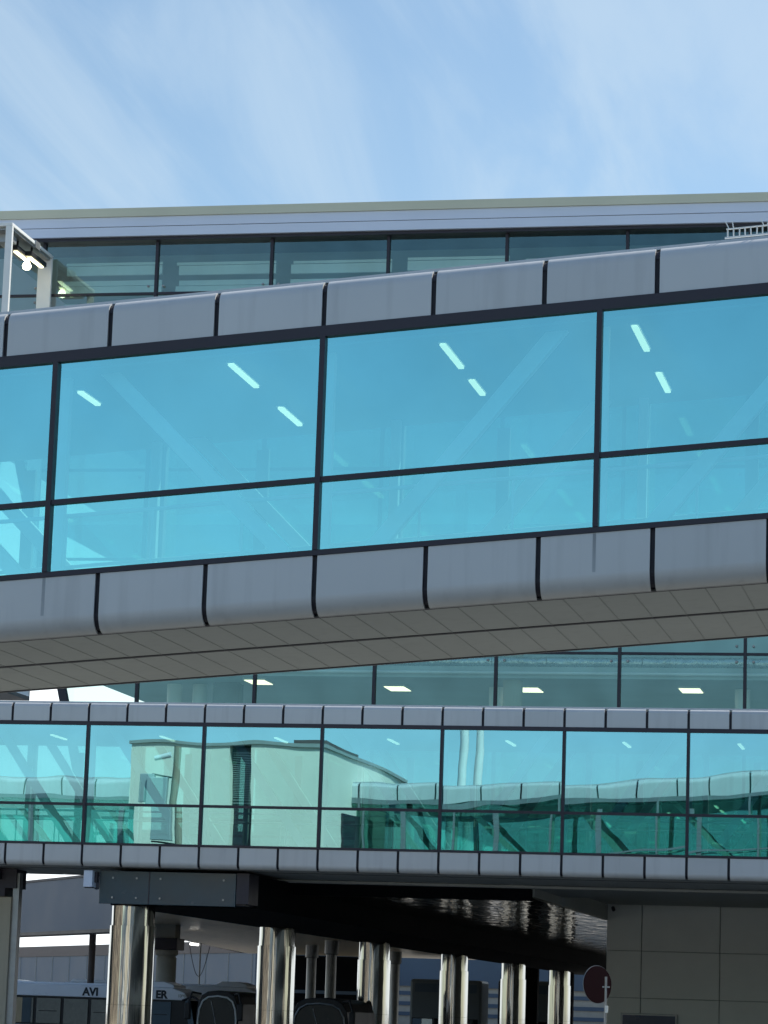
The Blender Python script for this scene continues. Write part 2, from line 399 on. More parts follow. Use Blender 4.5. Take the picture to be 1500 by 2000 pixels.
    for a, b in zip(nm, nm[1:]):
        za, zb_ = zf(a), zf(b)
        for yy_, far in ((Y0 + .55, 0), (Y1 - .55, 1)):
            if (a + b) / 2 < p['flip']: A, B = (a + .45, yy_, gt + .15 + za), (b - .4, yy_, gb - .15 + zb_)
            else: A, B = (a + .5, yy_, gb - .15 + za), (b - .4, yy_, gt + .15 + zb_)
            vis = b > va and a < vb and not far
            if vis: MB().bar(A, B, .16 * S, .22 * S).build('truss_brace', M['steel_w'], root)
            else: br_.bar(A, B, .16 * S, .22 * S)
            for xx in (a,):
                br_.bar((xx, yy_, gb - .15 + za), (xx, yy_, gt + .05 + za), .14 * S, .14 * S)
    br_.build('inner_truss', M['steel_w'], root)
    hr = MB()
    for a, b in zip(nm, nm[1:]):
        for yy_ in (Y0 + .85, Y1 - .85):
            hr.bar((a, yy_, gb + .95 + zf(a)), (b, yy_, gb + .95 + zf(b)), .06, seg=8)
            for t in (0, .33, .67):
                xx = a + (b - a) * t
                hr.bar((xx, yy_, gb - .15 + zf(xx)), (xx, yy_, gb + .95 + zf(xx)), .04, seg=6)
    hr.build('handrail', M['steel_w'], root)

G = .0812
zfu = lambda x: G * (max(x, -21.0) + 9.27)
ub = empty('elevated_walkway', (-9.27, 42, 0), 'upper glazed footbridge sloping down to the left, large sky blue panes between grey bands', 'footbridge')
random.seed(3)
tu = {}
def tilt_u(i, q, x):
    if (i, q) not in tu: tu[(i, q)] = (random.uniform(-.0025, .0025), random.uniform(-.0012, .0012))
    return tu[(i, q)]
footbridge(ub, dict(zf=zfu, Y=39.127, D=5.8, m0=-9.27, bay=3.91, pan=1.565, j0=-9.27, x0=-44.4, x1=2.5, v0=-14.4, v1=-2.6, s=1.0,
    gt=11.50, gb=8.46, tr=9.46, tp=(11.66, 12.33), bp=(7.82, 8.38, 7.55), rt=.18, rb=.27, soff=[41.9], gap=.12, nseam=8, cdrop=.12,
    glass=M['glass_u'], tilt=tilt_u, flip=-9.27))
lb = empty('elevated_walkway', (-15.1, 82.5, 0), 'lower level footbridge, its wavy teal panes mirroring a cream building and a walkway', 'footbridge')
KL = 3.42; ML = -15.10
def tilt_l(i, q, x):
    k = round((x - ML) / KL - .5)       # pane number counted from the mullion at ML
    base = {0: .0018, 1: .0040, 2: .0062, 3: .006}.get(k, 0.0)
    rr = random.Random(k * 7 + q)
    return (rr.uniform(-.0028, .0028), base + rr.uniform(-.0007, .0007))
footbridge(lb, dict(zf=lambda x: 0.0, Y=79.84, D=5.7, m0=ML, bay=KL, pan=KL / 3, j0=ML, x0=-52, x1=6, v0=-28.5, v1=-4.5, s=1.06,
    gt=10.03, gb=6.70, tr=7.78, tp=(10.14, 10.66), bp=(6.20, 6.63, 6.03), rt=.12, rb=.17, soff=[81.4], gap=.12, nseam=4, cdrop=.10,
    glass=M['glass_l'], tilt=tilt_l, flip=-16.0))

M['grime'] = pbr('rain_grime', (.34, .36, .37), .6, 0, .25, 6, stretch=(1, 1, .3))
for x in (-13.19, -5.37): MB(zfu).box(x - .022, x + .022, 39.1245, 39.1262, 7.84, 8.375).build('rain_stain', M['grime'], ub)
# ceiling strip lights inside the bridges
def strip_light(x, y0, y1, z, label, group, wd=.09):
    r = empty('strip_light', (x, (y0 + y1) / 2, z), label, 'strip light', group)
    MB().box(x - wd / 2 - .02, x + wd / 2 + .02, y0 - .03, y1 + .03, z, z + .05).build('housing', M['steel_w'], r)
    MB().box(x - wd / 2, x + wd / 2, y0, y1, z - .04, z - .003).build('tube', M['tube'], r, bevel=.012)
where = {-13.2: 'beside the left mullion', -10.71: 'in the left large pane', -7.64: 'in the middle large pane', -4.93: 'in the right large pane'}
for x in (-16.4, -13.2, -10.71, -7.64, -4.93, -1.7):
    for q, (a, b) in enumerate(((39.55, 41.05), (42.55, 43.85))):
        z = 11.50 + zfu(x) - .15
        if x == -7.64 and q: a, b = 41.9, 42.9
        if x == -13.2:
            if q: continue
            a, b = 40.35, 41.25
        wh = where.get(x, 'past the right edge' if x > -4 else 'past the left edge')
        strip_light(x, a, b, z, 'strip light on the upper footbridge ceiling %s, %s of two' % (wh, ('nearer one', 'farther one')[q]), 'strip lights inside the upper footbridge')
for i, x in enumerate((-26.9, -23.6, -20.2, -16.9, -13.5, -10.2, -7.0)):
    strip_light(x, 81.2, 82.6, 9.88, 'small strip light on the lower footbridge ceiling, %s from left' % ('first', 'second', 'third', 'fourth', 'fifth', 'sixth', 'seventh')[i], 'strip lights inside the lower footbridge')

# ------------------------------------------------------------------ terminal building
tb = empty('terminal_building', (-20, 110, 0), 'large airport terminal behind the footbridges with pale roof band and teal curtain wall', 'building')
YT = 103.69; XR = 70.0
def xl(z): return -33.85 - .25 * (z - 13.4)
r_ = MB()
r_.box(-52, XR, YT - .6, YT + 70, 31.66, 31.99); r_.build('roof_edge', M['tan'], tb)
f = MB(); f.box(-52, XR, YT - .52, YT + 60, 31.29, 31.655); f.box(-52, XR, YT - .50, YT + 60, 30.92, 31.27); f.build('fascia', M['fascia'], tb)
f = MB(); f.box(-52, XR, YT - .46, YT + 60, 31.265, 31.295); f.box(-51.8, XR, YT - .35, YT + 2, 30.80, 30.918); f.build('fascia_groove', M['frame'], tb)
levels = [8.41, 11.81, 15.21, 18.61, 22.0, 25.4, 28.79, 30.86]
mx_ = [-35.61 + 4.475 * i for i in range(-2, 11)]
tr_ = MB()
for z in levels[:-1]: tr_.box(xl(z), XR, YT - .03, YT + .12, z - .045, z + .045)
tr_.build('transom', M['frame'], tb)
for x in mx_:
    # raked end: mullions left of the raked frame start higher
    z0 = 8.41
    if x < xl(z0): z0 = 13.4 + (-33.85 - x) / .25
    if z0 < 30.5: MB().box(x - .055, x + .055, YT - .07, YT + .16, z0, 30.86).build('mullion', M['frame'], tb)
MB().bar((xl(6.4) - .1, YT + .02, 6.4), (xl(31) - .1, YT + .02, 31.0), .26, .3).build('raked_end_frame', M['frame'], tb)
for z0, z1 in zip(levels, levels[1:]):
    xs = [x for x in mx_ if x > xl(z0)]
    g_ = MB()
    xs2 = xs + [XR]
    g_.quad((xl(z0), YT + .05, z0), (xs2[0], YT + .05, z0), (xs2[0], YT + .05, z1), (min(xl(z1), xs2[0]), YT + .05, z1))
    for a, b in zip(xs2, xs2[1:]):
        if z1 in (30.86, 15.21, 18.61):
            t0 = random.uniform(-.002, .002)
            MB().quad((a, YT + .05, z0), (b, YT + .05 + t0 * 4, z0), (b, YT + .05 + t0 * 4, z1), (a, YT + .05, z1)).build('window_pane', M['glass_t'], tb)
        else: g_.quad((a, YT + .05, z0), (b, YT + .05, z0), (b, YT + .05, z1), (a, YT + .05, z1))
    g_.build('glazing', M['glass_t'], tb)
sb = MB()
for x in mx_:
    for z in levels[1:-1]:
        for dx in (-.3, .3):
            for dz in (-.28, .28):
                if x + dx > xl(z): sb.lathe(x + dx, YT - .02, [(.0, z + dz - .05), (.05, z + dz - .03), (.05, z + dz + .03), (.0, z + dz + .05)], 8)
sb.build('glass_bolt', M['galv'], tb)
# interior: floors, back wall, columns, duct, louvres
it = MB()
for z in (8.2, 14.35, 20.0, 25.6, 30.9):
    it.poly([(xl(z) + .3, YT + .55), (XR, YT + .55), (XR, YT + 24), (xl(z) + .3, YT + 24)], z, z + .42)
it.box(-32.6, XR, YT + 24, YT + 24.4, 6.4, 30.9)
it.build('floor_slab', M['teal_i'], tb)
MB().box(-28.5, XR, YT + 4.8, YT + 5.0, 15.0, 18.3).build('partition', M['teal_i'], tb)
ic = MB()
for i, x in enumerate((-30.6, -29.6, -18.2, -9.1, 0)):
    ic.lathe(x, YT + 3.2, [(.28, 8.6), (.28, 14.3)], 20)
ic.build('interior_column', M['white'], tb, True)
ic = MB().lathe(-17.3, YT + 1.4, [(.36, 8.6), (.36, 30)], 24); ic.build('round_column', M['beige'], tb, True)
MB().box(-28.9, -27.9, YT + 2.5, YT + 3.2, 8.6, 14.3).build('pier', M['frame'], tb)
d_ = MB(); pts = [(x * .5 - 27, YT + .95 + random.uniform(-.03, .03), 14.98 + random.uniform(-.02, .02)) for x in range(int(78))]
for a, b in zip(pts, pts[1:]): d_.bar(a, b, .40 + random.uniform(-.05, .05), seg=12)
d_.build('foil_duct', M['foil'], tb, True)
MB().bar((-30, YT + .42, 14.52), (XR, YT + .42, 14.52), .12, seg=10).build('pipe', M['white'], tb, True)
ls = MB()
for a, b in zip(mx_, mx_[1:]):
    if a < -37: continue
    o_ = random.uniform(-.1, .1)
    for z, h in ((30.12, .10), (29.86, .36), (29.36, .20), (29.10, .28), (28.4, .3)):
        ls.box(a + .5 + random.uniform(0, .15), b - .05, YT + .9, YT + 1.0, z - h / 2 + o_, z + h / 2 + o_)
ls.build('louvre', M['slat'], tb)
body = MB(); body.box(-31, XR, YT + 24.5, YT + 69, 6.5, 31.2); body.build('rear_wing', M['slate'], tb)
for i, (x, y) in enumerate([(-27.0, 105.6), (-22.05, 107.3), (-17.0, 107.3), (-11.0, 107.0), (-5.5, 107.0)]):
    r = empty('ceiling_light', (x, y, 14.34), 'flat lit panel behind terminal glass above the lower footbridge, %s from left' % ('first', 'second', 'third', 'fourth', 'fifth')[i], 'ceiling light', 'ceiling panels inside the terminal')
    MB().box(x - .42, x + .42, y - .75, y + .75, 14.27, 14.345).build('frame', M['white'], r)
    MB().box(x - .38, x + .38, y - .70, y + .70, 14.25, 14.266).build('diffuser', M['tube_t'], r)

# ------------------------------------------------------------------ undercroft of the terminal
uc = empty('undercroft_canopy', (-20, 120, 0), 'polished dark ceiling and deep black beam over the roadway below the lower footbridge', 'canopy')
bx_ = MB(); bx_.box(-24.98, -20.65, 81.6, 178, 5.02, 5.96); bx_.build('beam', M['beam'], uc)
bf_ = MB().box(-25.0, -21.0, 80.5, 80.6, 5.02, 5.95).build('end_panel', M['beamface'], uc, bevel=.01)
e_ = MB(); e_.box(-24.9, -20.75, 80.62, 81.58, 5.06, 5.9); e_.box(-20.98, -20.62, 80.5, 81.6, 5.1, 5.96); e_.box(-23.55, -23.52, 80.49, 80.5, 5.03, 5.94)
e_.build('beam_end_frame', M['frame'], uc)
sc_ = MB()
for x in (-24.6, -23.9, -23.2, -21.35):
    for z in (5.2, 5.75): sc_.bar((x, 80.5, z), (x, 80.46, z), .06, seg=8)
sc_.build('bolt', M['galv'], uc)
pol = MB()
for k in range(58):
    y = 86.3 + k * 1.55
    if y > 176: break
    pol.box(-20.62, -13.4 if y < 150 else -8, y, y + 1.52, 5.70, 5.74)
pol.build('polished_ceiling', M['ripple'], uc)
pl2 = MB()
for k in range(60):
    y = 104 + k * 1.3
    if y > 176: break
    if y < 140: xl_ = -31 - (y - 104) * 9.4 / 36
    else: xl_ = -40.4 - (y - 140) * .132
    pl2.box(xl_, -25.0, y, y + 1.02, 5.70, 5.74)
pl2.build('side_ceiling', M['ripple2'], uc)
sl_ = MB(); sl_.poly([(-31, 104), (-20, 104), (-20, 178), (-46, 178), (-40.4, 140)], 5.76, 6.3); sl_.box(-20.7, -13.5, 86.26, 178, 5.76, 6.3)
sl_.box(-20.72, -13.47, 86.0, 86.28, 5.62, 5.965); sl_.box(-13, XR, 103.3, 178, 6.34, 6.5)  # first box: dark downstand added to hide the bright first ceiling slats
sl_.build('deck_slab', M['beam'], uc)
so2 = MB(); so2.box(-25, XR, 85.3, 85.6, 5.955, 6.022); so2.box(-13.46, -13.405, 86.3, 103, 5.70, 6.28); so2.box(-13.4, XR, 85.56, 92.0, 6.0, 6.2); so2.box(-13.4, XR, 92.1, 102.9, 6.26, 6.4); so2.box(-25, -13.45, 85.56, 86.34, 5.97, 6.1)  # first strip added to close a gap that let sun onto the beam
so2.build('outer_soffit', M['soffit'], uc)
zs = [(82, 4.45), (98.8, 4.38), (115, 4.32), (132.6, 4.27), (149.3, 4.22), (165.4, 4.18)]
cn = ('nearest and widest, under the dark blue beam end', 'second from the dark blue beam end', 'third from the dark blue beam end', 'fourth from the dark blue beam end', 'fifth from the dark blue beam end', 'farthest of its row, near the round red sign')
for i, ((y, z), x) in enumerate(zip(zs, (-24.4, -24.1, -23.92, -23.77, -23.66, -23.59))):
    x = -24.25 + .02 * i if i else -24.4
    r = empty('round_column', (x, y, 0), 'mirror polished steel round column, ' + cn[i], 'column', 'polished columns under the terminal')
    MB().lathe(x, y, [(.66, 0), (.66, 2.2), (.655, 2.205), (.66, 2.21), (.66, z)], 48).build('shaft', M['chrome'], r, True)
    MB().lathe(x, y, [(.62, z + .004), (.62, 5.01)], 48).build('collar', M['chrome'], r, True)
# second, thinner row seen between them
for i, (x, y) in enumerate(((-31.6, 140), (-34.9, 150), (-32.5, 160))):
    r = empty('slim_column', (x, y, 0), ('grey steel post in the dark, left of the third polished column', 'thin steel post just right of the second polished column', 'steel post in the dark right of the third polished column')[i], 'post')
    MB().lathe(x, y, [(.26, 0), (.26, 5.0), (.34, 5.05), (.34, 5.68)], 20).build('shaft', M['galv'], r, True)
    MB().lathe(x, y, [(.4, 0), (.4, .12), (.3, .2)], 20).build('base', M['dark'], r, True)

# panelled wall
pw = empty('panelled_wall', (-8, 103, 0), 'grey metal panelled wall at the right under the lower footbridge', 'wall')
for r0 in range(4):
    z1 = 6.28 - r0 * 1.62; z0 = max(z1 - 1.6, .1)
    xx = -13.4
    edges = [-13.4, -12.18] + [-12.18 + 2.73 * k for k in range(1, 9)]
    for a, b in zip(edges, edges[1:]):
        yo = random.uniform(-.006, .006)
        MB().box(a + (.0 if a == -13.4 else .014), b - .014, 103 + yo, 103.1, z0, z1).build('wall_panel', M['wallp'], pw, bevel=.008)
MB().box(-13.36, XR, 103.1, 104, 0, 6.3).build('backing', M['seam'], pw)
MB().box(-13.45, XR, 102.95, 103.2, 6.285, 6.33).build('head_trim', M['joint'], pw)
bs = empty('blue_sign', (-11.85, 102.9, 0), 'dark blue sign board with pale rim on the grey panelled wall', 'sign')
MB().box(-12.85, -10.88, 102.86, 102.96, 1.2, 2.53).build('rim', M['galv'], bs, bevel=.01)
MB().box(-12.78, -10.95, 102.84, 102.857, 1.27, 2.46).build('face', M['blue'], bs)
cm = empty('security_camera', (-13.15, 102.7, 6.1), 'small black camera at the top left corner of the grey panelled wall', 'camera')
MB().bar((-13.2, 102.95, 6.14), (-13.12, 102.5, 6.06), .13, seg=14).build('body', M['dark'], cm, True)
MB().bar((-13.2, 103.0, 6.18), (-13.17, 102.8, 6.12), .05, seg=8).build('bracket', M['galv'], cm)

# red round sign on a pole
rs = empty('round_sign', (-7.8, 60, 0), 'dark red round traffic sign on a thin grey pole in front of the panelled wall', 'traffic sign')
c0 = Vector((-7.98, 60.02, 2.9)); ang = R(49)
nn = Vector((math.sin(ang), -math.cos(ang), 0.05)).normalized()
def disc(c, n, r, t, seg=40):
    return MB().bar(tuple(c - n * t / 2), tuple(c + n * t / 2), r * 2, seg=seg)
disc(c0, nn, .375, .012).build('sign_plate', M['red'], rs)
disc(c0 - nn * .012, nn, .385, .008).build('rim', M['galv'], rs)
MB().bar((-7.80, 59.93, 0), (-7.80, 59.93, 3.06), .05, seg=12).build('pole', M['galv'], rs, True)
q_ = MB(); q_.box(-7.87, -7.73, 59.94, 60.0, 2.84, 2.87); q_.build('clamp', M['galv'], rs)
MB().box(-7.80, -7.74, 59.88, 59.90, 2.34, 2.48).build('reflector', M['white'], rs)

# ------------------------------------------------------------------ left side
def atline(px): pass
ang2 = None
def ray(x, y):
    dx, dy = x - 750, y - 1000
    a = dx * cr + dy * sr; b = -dx * sr + dy * cr
    return (fw * FPX + rt * a - up * b).normalized()
vd = ray(-1740, 1903); vd = Vector((vd.x, vd.y, 0)).normalized()     # running direction of the slate buildings
vn = Vector((-vd.y, vd.x, 0));
if vn.y < 0: vn = -vn
def slab(p0, t0, t1, dep, z0, z1):
    a = p0 + vd * t0; b = p0 + vd * t1; c = b + vn * dep; d = a + vn * dep
    return MB().poly([(a.x, a.y), (b.x, b.y), (c.x, c.y), (d.x, d.y)], z0, z1)
def tpx(p0, px):          # run parameter where the slab line passes a picture column
    lo, hi = -100, 300
    for _ in range(60):
        t = (lo + hi) / 2; p = p0 + vd * t - Vector((0, 0, EYE)) + Vector((0, 0, 3))
        u = 750 + (p.dot(rt) * cr - (-p.dot(up)) * sr) / p.dot(fw) * FPX
        if u > px: lo = t
        else: hi = t
    return t
P0 = Vector((-39.4, 120, 0))
jb = empty('boarding_bridge', tuple(P0), 'dark slate blue boarding bridge box crossing white sky at the lower left', 'boarding bridge')
slab(P0, tpx(P0, 225), 40, .8, 5.22, 7.36).build('side_panel', M['slate'], jb)
slab(P0 - vn * .05, tpx(P0, 226), 40, .9, 7.365, 7.46).build('roof', M['brown'], jb)
slab(P0 - vn * .06, tpx(P0, 226), 40, .92, 5.08, 5.215).build('bottom_rail', M['dark'], jb)
P1 = Vector((-81.6, 240, 0))
TP = tpx(P1, 496)
sb2 = empty('slate_building', tuple(P1), 'long slate blue clad low building with brown coping behind the white coach', 'building')
slab(P1, TP, 120, 10, 0, 6.1).build('wall', M['slate'], sb2)
slab(P1 - vn * .1, TP - .1, 40, 10.2, 6.105, 6.93).build('coping', M['brown'], sb2)
sj = MB()
for k in range(22):
    a = P1 + vd * (TP + .6 + 4.6 * k) - vn * .01
    sj.bar((a.x, a.y, .1), (a.x, a.y, 6.1), .05)
sj.build('wall_joint', M['seam'], sb2)

# beige box column carrying the left end of the lower bridge
bc = empty('box_column', (-28.4, 82, 0), 'beige box column with dark bracket head at the left edge', 'column')
MB().box(-29.0, -28.12, 82, 82.8, 0, 5.2).build('shaft', M['beige'], bc, bevel=.02)
MB().box(-28.115, -27.93, 82.1, 82.4, 0, 5.9).build('side_plate', M['galv'], bc)
k_ = MB(); k_.box(-29.1, -28.3, 81.9, 82.9, 5.21, 5.45); k_.box(-29.1, -28.45, 81.8, 83, 5.7, 5.98); k_.box(-28.6, -28.0, 82.0, 82.9, 5.45, 6.0)
k_.build('bracket_head', M['frame'], bc)
dp = empty('drain_pipe', (-38.7, 124, 0), 'dark brown vertical pipe rising behind the lettered white coach', 'pipe')
MB().bar((-38.7, 124, 0), (-38.7, 124, 7.6), .30, seg=16).build('pipe_run', M['brown'], dp, True)
k_ = MB(); k_.bar((-38.7, 124, 6.6), (-38.7, 124, 6.66), .38, seg=16); k_.build('clamp', M['brown'], dp)
MB().bar((-38.92, 123.9, 6.1), (-38.92, 123.9, 7.1), .08).build('cable_tray', M['dark'], dp)
lx = empty('wall_light_box', (-25.22, 80.2, 5.7), 'small pale box light fixed left of the dark blue beam end', 'light box')
MB().box(-25.36, -25.10, 80.1, 80.5, 5.46, 5.93).build('housing', M['fascia'], lx, bevel=.015)
MB().box(-25.34, -25.12, 80.15, 80.45, 5.44, 5.458).build('underside', M['frame'], lx)
MB().box(-25.12, -25.02, 80.3, 80.48, 5.6, 5.9).build('bracket', M['frame'], lx)
cc = empty('concrete_column', (-34.75, 122, 0), 'pale concrete round column with a dark square head rising behind the lettered coach', 'column')
MB().lathe(-34.75, 122, [(.43, 0), (.43, 4.3), (.38, 4.35), (.49, 4.45), (.49, 4.62)], 28).build('shaft', M['conc'], cc, True)
MB().box(-35.4, -34.15, 121.4, 122.6, 4.63, 5.12).build('capital', M['frame'], cc, bevel=.02)
MB().box(-35.3, -34.3, 121.6, 122.4, 5.12, 5.7).build('stub', M['conc'], cc)
lp = empty('lamp_post', (-36.5, 135, 0), 'thin dark lamp post with a small lit lamp and a hanging cable loop', 'lamp post')
lpx = P1.x  # kept simple: the post stands in front of the slate wall
pX = -35.45; pY = 130
MB().bar((pX, pY, 0), (pX, pY, 5.15), .08, seg=10).build('pole', M['galv'], lp, True)
MB().bar((pX - .50, pY, 5.10), (pX - .1, pY, 5.07), .11, seg=12).build('lamp_head', M['lampdim'], lp)
cb = MB(); pts = []
for k in range(13):
    t = k / 12; pts.append((pX - .5 + .95 * t, pY - .05, 5.0 - 1.35 * math.sin(math.pi * t)))
cb.path(pts, .03, 6); cb.build('cable', M['dark'], lp)

# ------------------------------------------------------------------ coaches
def text_mesh(body, size, loc, rot, mat, parent, name='lettering', ext=.004):
    cu = bpy.data.curves.new(name, 'FONT'); cu.body = body; cu.size = size; cu.extrude = ext; cu.offset = size * .045
    t = bpy.data.objects.new(name, cu); scn.collection.objects.link(t)
    t.location = loc; t.rotation_euler = rot
    bpy.context.view_layer.update()
    me = bpy.data.meshes.new_from_object(t.evaluated_get(bpy.context.evaluated_depsgraph_get()))
    mw = t.matrix_world.copy(); bpy.data.objects.remove(t)
    me.transform(mw); me.name = name; me.materials.clear(); me.materials.append(mat)
    o = bpy.data.objects.new(name, me); scn.collection.objects.link(o)
    o.parent = parent; o.matrix_parent_inverse = Matrix.Translation(parent.location).inverted()
    return o
def coach(name, x0, x1, y, top, label, text=True):
    r = empty(name, ((x0 + x1) / 2, y, 0), label, 'coach')
    L_ = x1 - x0
    def yz(s): return y + s
    # side outline: flat back, rounded front at x1
    body = [(x0, .35), (x0, top - .12), (x0 + .15, top - .04), (x1 - 1.5, top - .04), (x1 - .8, top - .14), (x1 - .3, top - .42), (x1, top - .95), (x1 + .06, 1.2), (x1 + .05, .35)]
    def ext(pts, y0, y1):
        n = len(pts); vs = [(a, y0, b) for a, b in pts] + [(a, y1, b) for a, b in pts]
        fs = [(i, (i + 1) % n, n + (i + 1) % n, n + i) for i in range(n)]
        return MB().add(vs, fs + [tuple(range(n))[::-1], tuple(range(n, 2 * n))])
    lo = [(x0, .35), (x0, 1.35), (x1 + .02, 1.35), (x1 + .03, .35)]
    ext(lo, y, y + 2.5).build('lower_body', M['coach'], r, bevel=.03)
    band = [(x0, top - .62), (x0, top - .14), (x1 - .95, top - .14), (x1 - .45, top - .32), (x1 - .22, top - .62)]
    ext(band, y - .02, y + 2.52).build('upper_body', M['coach'], r, bevel=.03)
    ext([(x0 + .05, 1.352), (x0 + .05, top - .622), (x1 - .25, top - .622), (x1 - .02, 1.352)], y + .06, y + 2.44).build('cabin', M['dark'], r)
    rf = [(x0 + .1, top - .135), (x0 + .25, top + .0), (x0 + L_ * .32, top + .01), (x0 + L_ * .36, top - .05), (x1 - 2.4, top - .05), (x1 - 2.1, top + .1), (x1 - 1.4, top + .1), (x1 - 1.0, top - .02), (x1 - .95, top - .135)]
    ext(rf, y + .35, y + 2.1).build('roof_unit', M['coach'], r, bevel=.03)
    n = int(L_ / 1.25); stp = (L_ - 1.1) / n
    for k in range(n):
        a = x0 + .25 + k * stp
        w = ext([(a, 1.42), (a, top - .70), (a + stp - .14, top - .70), (a + stp - .14, 1.42)], y + .01, y + .055)
        w.build('side_window', M['darkglass'], r)
        if k % 2 == 0: MB().box(a + .1, a + stp - .3, y - .005, y + .008, 1.9, 1.93).build('window_bar', M['dark'], r)
    # front glass and mirror arm
    ext([(x1 - .2, 1.36), (x1 - .42, top - .64), (x1 - .2, top - .63), (x1 + .03, 1.36)], y + .03, y + 2.47).build('windscreen', M['darkglass'], r)
    MB().path([(x1 - .5, y - .03, top - .62), (x1 - .05, y - .2, top - .45), (x1 + .3, y - .35, top - .62), (x1 + .42, y - .38, top - 1.1)], .09, 10).build('mirror_arm', M['dark'], r, True)
    MB().box(x1 + .30, x1 + .50, y - .5, y - .25, top - 1.75, top - 1.1).build('mirror', M['dark'], r, bevel=.05)
    for wx in (x0 + 2.4, x1 - 2.3):
        wo = MB().bar((wx, y - .01, .5), (wx, y + .3, .5), 1.0, seg=32).build('wheel', M['dark'], r)
        MB().bar((wx, y - .03, .5), (wx, y - .011, .5), .5, seg=24).build('rim', M['galv'], wo)
    if text:
        pass
    return r
c1 = coach('coach', -43.0, -31.5, 115, 3.12, 'white coach with black lettering along its roof band, behind the nearest polished column')
text_mesh('AVI', .43, (-36.19, 114.97, 2.585), (R(90), 0, 0), M['ink'], c1)
text_mesh('ER', .43, (-33.13, 114.97, 2.565), (R(90), 0, 0), M['ink'], c1)
text_mesh('1380', .16, (-32.2, 114.97, 2.62), (R(90), 0, 0), M['galv'], c1, 'fleet_number')
c2 = coach('coach', -40.5, -31.3, 126, 3.32, 'plain white coach whose roof shows between the first two polished columns', False)
# black pillar-framed fronts of coaches facing us
def coach_front(name, xc, y, top, w_, label, rim):
    r = empty(name, (xc, y, 0), label, 'coach')
    def outline(w, t, z0):
        h = w / 2; pts = [(-h, z0), (-h, t - .9), (-h * .94, t - .5), (-h * .78, t - .2), (-h * .5, t - .05), (0, t)]
        return pts + [(-a, b) for a, b in pts[::-1][1:]]
    def ext(pts, y0, y1):
        n = len(pts); vs = [(xc + a, y0, b) for a, b in pts] + [(xc + a, y1, b) for a, b in pts]
        fs = [(i, (i + 1) % n, n + (i + 1) % n, n + i) for i in range(n)]
        return MB().add(vs, fs + [tuple(range(n))[::-1], tuple(range(n, 2 * n))])
    ext(outline(w_, top, .35), y, y + 5).build('body', M['dark'], r, bevel=.04)
    ext(outline(w_ * .86, top - .28, 1.2), y - .03, y - .005).build('windscreen', M['darkscreen'], r)
    o = outline(w_ * .9, top - .22, 1.1)
    MB().path([(xc + a, y - .04, b) for a, b in o], .07, 8).build('windscreen_trim', rim, r, True)
    MB().bar((xc + .05, y - .05, 1.25), (xc - .25, y - .05, top - .4), .05, seg=6).build('wiper', M['galv'], r)
    for s in (-1, 1):
        MB().path([(xc + s * w_ * .4, y, top - .15), (xc + s * w_ * .55, y - .4, top - .1), (xc + s * w_ * .62, y - .5, top - .5)], .08, 8).build('mirror_arm', M['dark'], r)
        MB().box(xc + s * w_ * .62 - .12, xc + s * w_ * .62 + .12, y - .62, y - .42, top - 1.15, top - .5).build('mirror', M['dark'], r, bevel=.05)
    MB().box(xc - w_ * .4, xc + w_ * .4, y - .05, y, .45, .8).build('bumper', M['galv'], r, bevel=.03)
    return r
coach_front('coach', -29.75, 112, 2.92, 1.7, 'black fronted coach with pale curved windscreen trim right of the lettered coach', M['white'])
coach_front('coach', -24.75, 108, 2.75, 2.2, 'dark coach with curved windscreen trim between the second and third polished columns', M['galv'])

# vehicles and building seen at the far end of the roadway
def far_bus(x0, x1, y, top, label):
    r = empty('shuttle_bus', ((x0 + x1) / 2, y, 0), label, 'bus')
    MB().box(x0, x1, y, y + 2.5, .35, top).build('body', M['busgrey'], r, bevel=.15)
    n = 3; st = (x1 - x0 - .3) / n
    for k in range(n):
        MB().box(x0 + .2 + k * st, x0 + .05 + (k + 1) * st, y - .02, y - .004, 1.2, 2.1).build('window', M['darkglass'], r, bevel=.0)
        MB().box(x0 + .15 + k * st, x0 + .1 + (k + 1) * st, y - .012, y - .001, 1.15, 2.15).build('window_seal', M['dark'], r)
    MB().box(x0 + .3, x1 - .3, y - .02, y - .002, top - .75, top - .25).build('destination_band', M['slate'], r)
    for wx in (x0 + 1.0, x1 - 1.0):
        MB().bar((wx, y - .02, .45), (wx, y + .3, .45), .9, seg=28).build('wheel', M['dark'], r)
far_bus(-34.0, -29.7, 172, 4.4, 'grey blue bus with round cornered windows between the third and fourth polished columns')
far_bus(-29.0, -25.7, 173.5, 4.5, 'tall grey bus seen between the fourth and fifth polished columns')
fb = empty('striped_building', (-26, 230, 0), 'pale building with dark horizontal stripes at the far end of the covered roadway', 'building')
MB().box(-60, 10, 230, 240, 0, 4.6).build('wall', M['conc'], fb)
MB().box(-60.1, 10.1, 229.8, 240.1, 4.603, 12).build('added_upper_wall', M['slate'], fb)  # added to block the bright sky gap; stands in for grey ceiling
for z in (1.3, 2.3, 3.1, 3.9): MB().box(-60, 10, 229.9, 229.99, z, z + .3).build('stripe', M['slate'], fb)
bk = empty('service_block', (-25, 176, 0), 'dark wall and piers closing the back of the covered roadway', 'wall')
MB().box(-43.5, -36.3, 178.5, 179.5, 0, 5.7).build('wall', M['beam'], bk)
MB().box(-27.0, -26.1, 170, 170.6, 0, 5.69).build('pier', M['beam'], bk)
MB().box(-24.75, -24.05, 170, 170.6, 0, 5.69).build('pier', M['beam'], bk)
MB().box(-43, -36.8, 178.45, 178.49, 3.4, 3.6).build('rail', M['slate'], bk)
